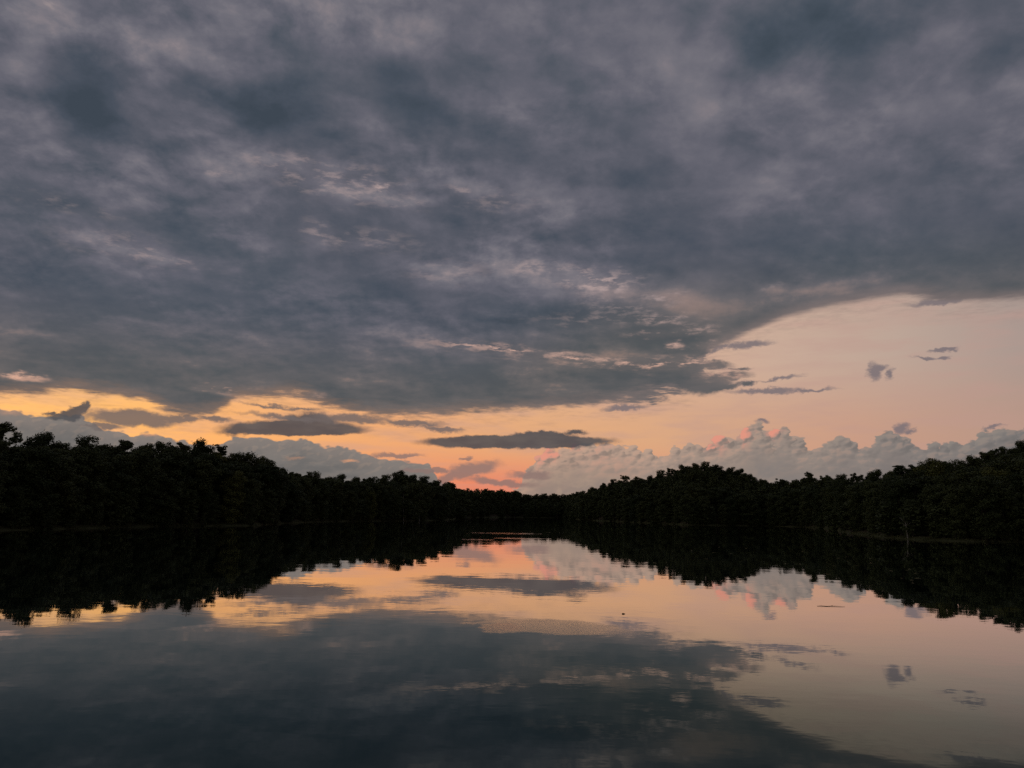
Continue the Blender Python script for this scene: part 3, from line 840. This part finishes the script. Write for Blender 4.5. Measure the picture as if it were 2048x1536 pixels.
# --- pale bare trunks seen against the dark woods
def pale_trunk(px, back, tall, lab):
    a = az_of(px, 1040)
    dist = float(shore(a)) + back
    V, F = [], []
    rs = np.random.RandomState(px)
    pts = [(0.25 * math.sin(t * 3 + px), 0.2 * math.cos(t * 2 + px), t * tall - 0.3) for t in np.linspace(0, 1, 8)]
    tube(V, F, pts, [0.24 * (1 - 0.8 * t) for t in np.linspace(0, 1, 8)], 7)
    o = thing("dead_tree", lab, "dead tree", (dist * math.sin(R(a)), dist * math.cos(R(a)), float(height(a, dist))), 0.0, (1, 1, 1), "pale bare trunks in the woods")
    link("trunk", mesh("trunk", V, F, [PALE], True), o)
    for j in range(5):
        V, F = [], []
        t = rs.uniform(0.5, 0.95); an = rs.uniform(0, 6.28); l = rs.uniform(1.0, 2.4)
        s0 = np.array(pts[int(t * 7)])
        e = s0 + np.array((math.cos(an) * l, math.sin(an) * l, l * 0.7))
        tube(V, F, [s0, (s0 + e) / 2 + rs.normal(0, 0.12, 3), e], [0.10, 0.06, 0.02], 5)
        link("limb", mesh("limb", V, F, [PALE], True), o)
    placed.append((a, dist))
pale_trunk(838, 0.8, 19, "tall pale bare trunk standing at the water of the headland, taller of its two")
pale_trunk(806, 1.2, 15, "shorter pale bare trunk left of the tall pale one on the headland")
pale_trunk(1812, 0.6, 7, "short pale trunk leaning out from the grassy point of the right bank")

# --- the rest of the near woods: rows that fall back from the waterline
cand = []
for bank, a0, a1 in BANKS:
    for row in range(7):
        a = a0
        while a < a1:
            s0 = float(shore(a)); c = float(crest(a))
            back = 3.2 + row / 6.0 * c * 1.05 if row else 3.0
            if 23.4 < a < 29.0 and row < 2:           # open grassy point
                back += 7.0
            dist = s0 + back + RS.uniform(-1.2, 1.8)
            step = (5.8 if row == 0 else 6.8) * RS.uniform(0.8, 1.2)
            cand.append((bank, row, a, dist))
            a += math.degrees(step / dist)
left = 292 - NSKY - len(OWN)
# nearest first: these show largest
sel = [c for c in sorted(cand, key=lambda c: c[3] * (1 + 0.10 * c[1])) if free(c[2], c[3], 3.6)]
near, rest = sel[:left], sel[left:]
FIT = []
edge_count = {}
for bank, row, a, dist in sorted(near, key=lambda c: (c[1], c[2])):
    kind = 'edge' if row == 0 else RS.choice(['broad', 'broad', 'tall', 'edge'])
    tall = RS.uniform(9, 19) if row == 0 else RS.uniform(16, 21)
    dmax = math.tan(R(float(skyline(a)))) * dist - RS.uniform(1.2, 4.5) + EYE.z - float(height(a, dist))
    tall = max(min(tall, dmax), 8.0)
    where = {0: "at the waterline", 1: "just behind the waterline", 2: "just behind the waterline"}.get(row, "amid the upper woods")
    lab = f"dark full-leaved tree {where} of the {SHORT[bank]}"
    plant(kind, RS.randint(0, 4), "broadleaf_tree", lab, "tree", a, dist, tall, RS.uniform(1.05, 1.5), RS.uniform(0, 6.28), f"dark trees {where} of the {bank}")
    placed.append((a, dist))

# --- low bushes leaning over the water
nb = 0
for bank, a0, a1 in BANKS:
    a = a0 + 0.3
    while a < a1:
        s0 = float(shore(a))
        if 23.4 < a < 29.0:
            a += 0.8
            continue
        dist = s0 + RS.uniform(0.0, 1.2)
        plant('shrub', RS.randint(0, 3), "shrub", f"low dark bush at the water's edge under the {SHORT[bank]} trees", "bush", a, dist, RS.uniform(1.6, 4.6), RS.uniform(0.8, 1.5), RS.uniform(0, 6.28), f"waterside bushes of the {bank}", False, 0.2)
        a += math.degrees(RS.uniform(3.5, 15) / dist)
        nb += 1

# --- far woods: the head of the lake, the backs of the hills and everything past the nearest trees, one mass
FT = []
for sd, kd in ((61, 'broad'), (62, 'tall'), (63, 'edge'), (64, 'broad'), (65, 'open')):
    FT.append(grow_tree(sd, kd, 16, 0.62, 4))
FV, FF, TV, TF = [], [], [], []
nF = nT = 0


def far_tree(i, az, dist, tall, wide, rz):
    global nF, nT
    (tv, tf), (cv, cf) = FT[i % len(FT)]
    s_ = tall / 21.0
    c_, n_ = math.cos(rz), math.sin(rz)
    M = np.array(((c_, -n_, 0), (n_, c_, 0), (0, 0, 1))) * np.array((s_ * wide, s_ * wide, s_))[None, :]
    off = np.array((dist * math.sin(R(az)), dist * math.cos(R(az)), float(height(az, dist))))
    FV.append(cv @ M.T + off); FF.append(cf + nF); nF += len(cv)
    TV.append(tv @ M.T + off); TF.append(tf + nT); nT += len(tv)


def cap(a, dist, want, below=1.0):
    """no taller than `below` metres under the skyline"""
    return max(min(want, math.tan(R(float(skyline(a)))) * dist - below + EYE.z - float(height(a, dist))), 5.0)

for bank, row, a, dist in rest:
    far_tree(RS.randint(0, 5), a, dist, cap(a, dist, RS.uniform(14, 21), RS.uniform(1, 4)), RS.uniform(0.9, 1.2), RS.uniform(0, 6.28))
a = -4.6
while a < 6.4:                                            # head of the lake between the two hills
    s0 = float(shore(a)); c = float(crest(a))
    for row in range(7):
        dist = s0 + 3 + c * row / 4.5 + RS.uniform(-3, 3)
        aa = a + RS.uniform(-0.2, 0.2)
        want = RS.uniform(10, 18) if row < 4 else 40
        far_tree(RS.choice([2, 2, 0, 3]), aa, dist, min(cap(aa, dist, want, RS.normal(0.3, 1.5)), 27), RS.uniform(0.9, 1.3), RS.uniform(0, 6.28))
    a += math.degrees(6.0 / s0)
for bank, a0, a1 in BANKS + [("", -46, -34), ("", 34, 46)]:     # second line behind every crest, and the woods running on past the frame
    a = a0
    while a < a1:
        for row in range(3):
            dist = float(shore(a) + crest(a)) + 7 + row * 9 + RS.uniform(-3, 3)
            aa = a + RS.uniform(-0.4, 0.4)
            far_tree(RS.randint(0, 5), aa, dist, min(cap(aa, dist, 30, RS.uniform(1.0, 4.5)), 25), RS.uniform(0.85, 1.1), RS.uniform(0, 6.28))
        a += math.degrees(7.5 / float(shore(a) + crest(a)))
for a0, a1 in ((-46, -34.2), (34.2, 46)):
    a = a0
    while a < a1:
        for row in range(4):
            dist = float(shore(a)) + 3 + row * 8 + RS.uniform(-1, 2)
            far_tree(RS.randint(0, 5), a, dist, cap(a, dist, RS.uniform(15, 21), 0.5), 1.0, RS.uniform(0, 6.28))
        a += math.degrees(6.5 / float(shore(a)))
for bank, a0, a1 in BANKS + [("", -46, -34), ("", 34, 46), ("", -4.6, 6.4)]:     # undergrowth between the trunks
    a = a0
    while a < a1:
        s0, c = float(shore(a)), float(crest(a))
        for row in range(6):
            dist = s0 + 5 + (c + 24) * row / 4.0 + RS.uniform(-3, 3)
            far_tree(2, a + RS.uniform(-0.3, 0.3), dist, RS.uniform(6, 11), RS.uniform(1.4, 2.2), RS.uniform(0, 6.28))
        a += math.degrees(6.5 / s0)
woods = link("far_woods", mesh("far_woods", np.concatenate(FV), np.concatenate(FF), [LEAF]))
woods["kind"] = "stuff"
woods["label"] = "distant dark woods massed behind the nearer trees and round the head of the lake"
stems = link("stem", mesh("far_woods_stems", np.concatenate(TV), np.concatenate(TF), [BARK]), woods)

# --- grass along the bank, past counting
gv, gf = [], []
rs = np.random.RandomState(5)
a = -36.0
while a < 36:
    s0 = float(shore(a))
    for _ in range(4):
        dist = s0 + abs(rs.normal(0, 1.2)) + 0.15
        aa = a + rs.normal(0, 0.06)
        z = float(height(aa, dist))
        for _ in range(4):
            h_ = rs.uniform(0.25, 0.75); w_ = rs.uniform(0.04, 0.09); an = rs.uniform(0, 6.28)
            x, y = dist * math.sin(R(aa)) + rs.normal(0, 0.15), dist * math.cos(R(aa)) + rs.normal(0, 0.15)
            cx, cy = math.cos(an) * w_, math.sin(an) * w_
            lx, ly = rs.normal(0, 0.15, 2)
            b0 = len(gv)
            gv += [(x - cx, y - cy, z - 0.05), (x + cx, y + cy, z - 0.05), (x + cx * .3 + lx, y + cy * .3 + ly, z + h_), (x - cx * .3 + lx, y - cy * .3 + ly, z + h_)]
            gf.append((b0, b0 + 1, b0 + 2, b0 + 3))
    a += math.degrees(0.9 / s0)
m_grass = leaf_material("bank_grass", (0.036, 0.042, 0.015, 1), (0.075, 0.072, 0.032, 1), 0.65)
grass = link("bank_grass", mesh("bank_grass", gv, gf, [m_grass]))
grass["kind"] = "stuff"
grass["label"] = "pale rough grass in a thin line along the lake banks"

# --- bits afloat
m_twig = bark_material("wet_wood", (0.02, 0.016, 0.012, 1), (0.05, 0.04, 0.03, 1))


def twig(px, py, length, rz, lab):
    x, y = ground_at(px, py)
    V, F = [], []
    rs = np.random.RandomState(int(px))
    pts = [((t - 0.5) * length, rs.normal(0, 0.03) * length, 0.012 + 0.02 * rs.uniform()) for t in np.linspace(0, 1, 7)]
    tube(V, F, pts, [r_ * min(1, 0.5 / length + 0.25) for r_ in (0.018, 0.03, 0.032, 0.03, 0.026, 0.02, 0.01)], 6)
    tube(V, F, [pts[3], (pts[3][0] + 0.12 * length, 0.14 * length, 0.05)], [0.016, 0.006], 5)
    o = link("floating_twig", mesh("floating_twig", V, F, [m_twig], True))
    o.location = (x, y, 0.0); o.rotation_euler = (0, 0, rz)
    o["label"], o["category"] = lab, "twig"
twig(1247, 1228, 0.20, 0.1, "short dark twig afloat in the peach reflection, below the right end of the long cloud")
twig(1662, 1213, 1.9, -0.05, "thin long ripple line, modelled as a stick, below the mirrored pink cloud towers")  # a long ripple on the water, made up as a floating stick


m_leaf = leaf_material("fallen_leaf", (0.16, 0.13, 0.06, 1), (0.30, 0.26, 0.16, 1), 0.7)
LV = [(0, 0, 0), (0.5, 0.12, 0.03), (1, 0, 0.05), (0.5, -0.14, 0.02), (0, 0, -0.02), (0.5, 0.12, 0.01), (1, 0, 0.03), (0.5, -0.14, 0.0)]
leaf_me = mesh("floating_leaf", [((x - 0.5) * 0.5, y * 0.9, z * 0.6 + 0.012) for x, y, z in LV], [(0, 1, 2, 3), (7, 6, 5, 4), (0, 4, 5, 1), (1, 5, 6, 2), (2, 6, 7, 3), (3, 7, 4, 0)], [m_leaf])
rs = np.random.RandomState(9)
for i in range(26):
    px = rs.uniform(1560, 1840) if i < 20 else rs.uniform(1380, 1520)
    x, y = ground_at(px, 1095 + (px - 1560) * 0.22 + rs.normal(0, 14) if i < 20 else rs.uniform(1085, 1130))
    o = link("floating_leaf", leaf_me)
    o.location = (x, y, 0.0); o.rotation_euler = (0, 0, rs.uniform(0, 6.28)); o.scale = (1, 1, 1)
    o["label"], o["category"], o["group"] = "pale curled leaf adrift on the dark mirrored woods of the right bank", "leaf", "leaves adrift before the right bank"
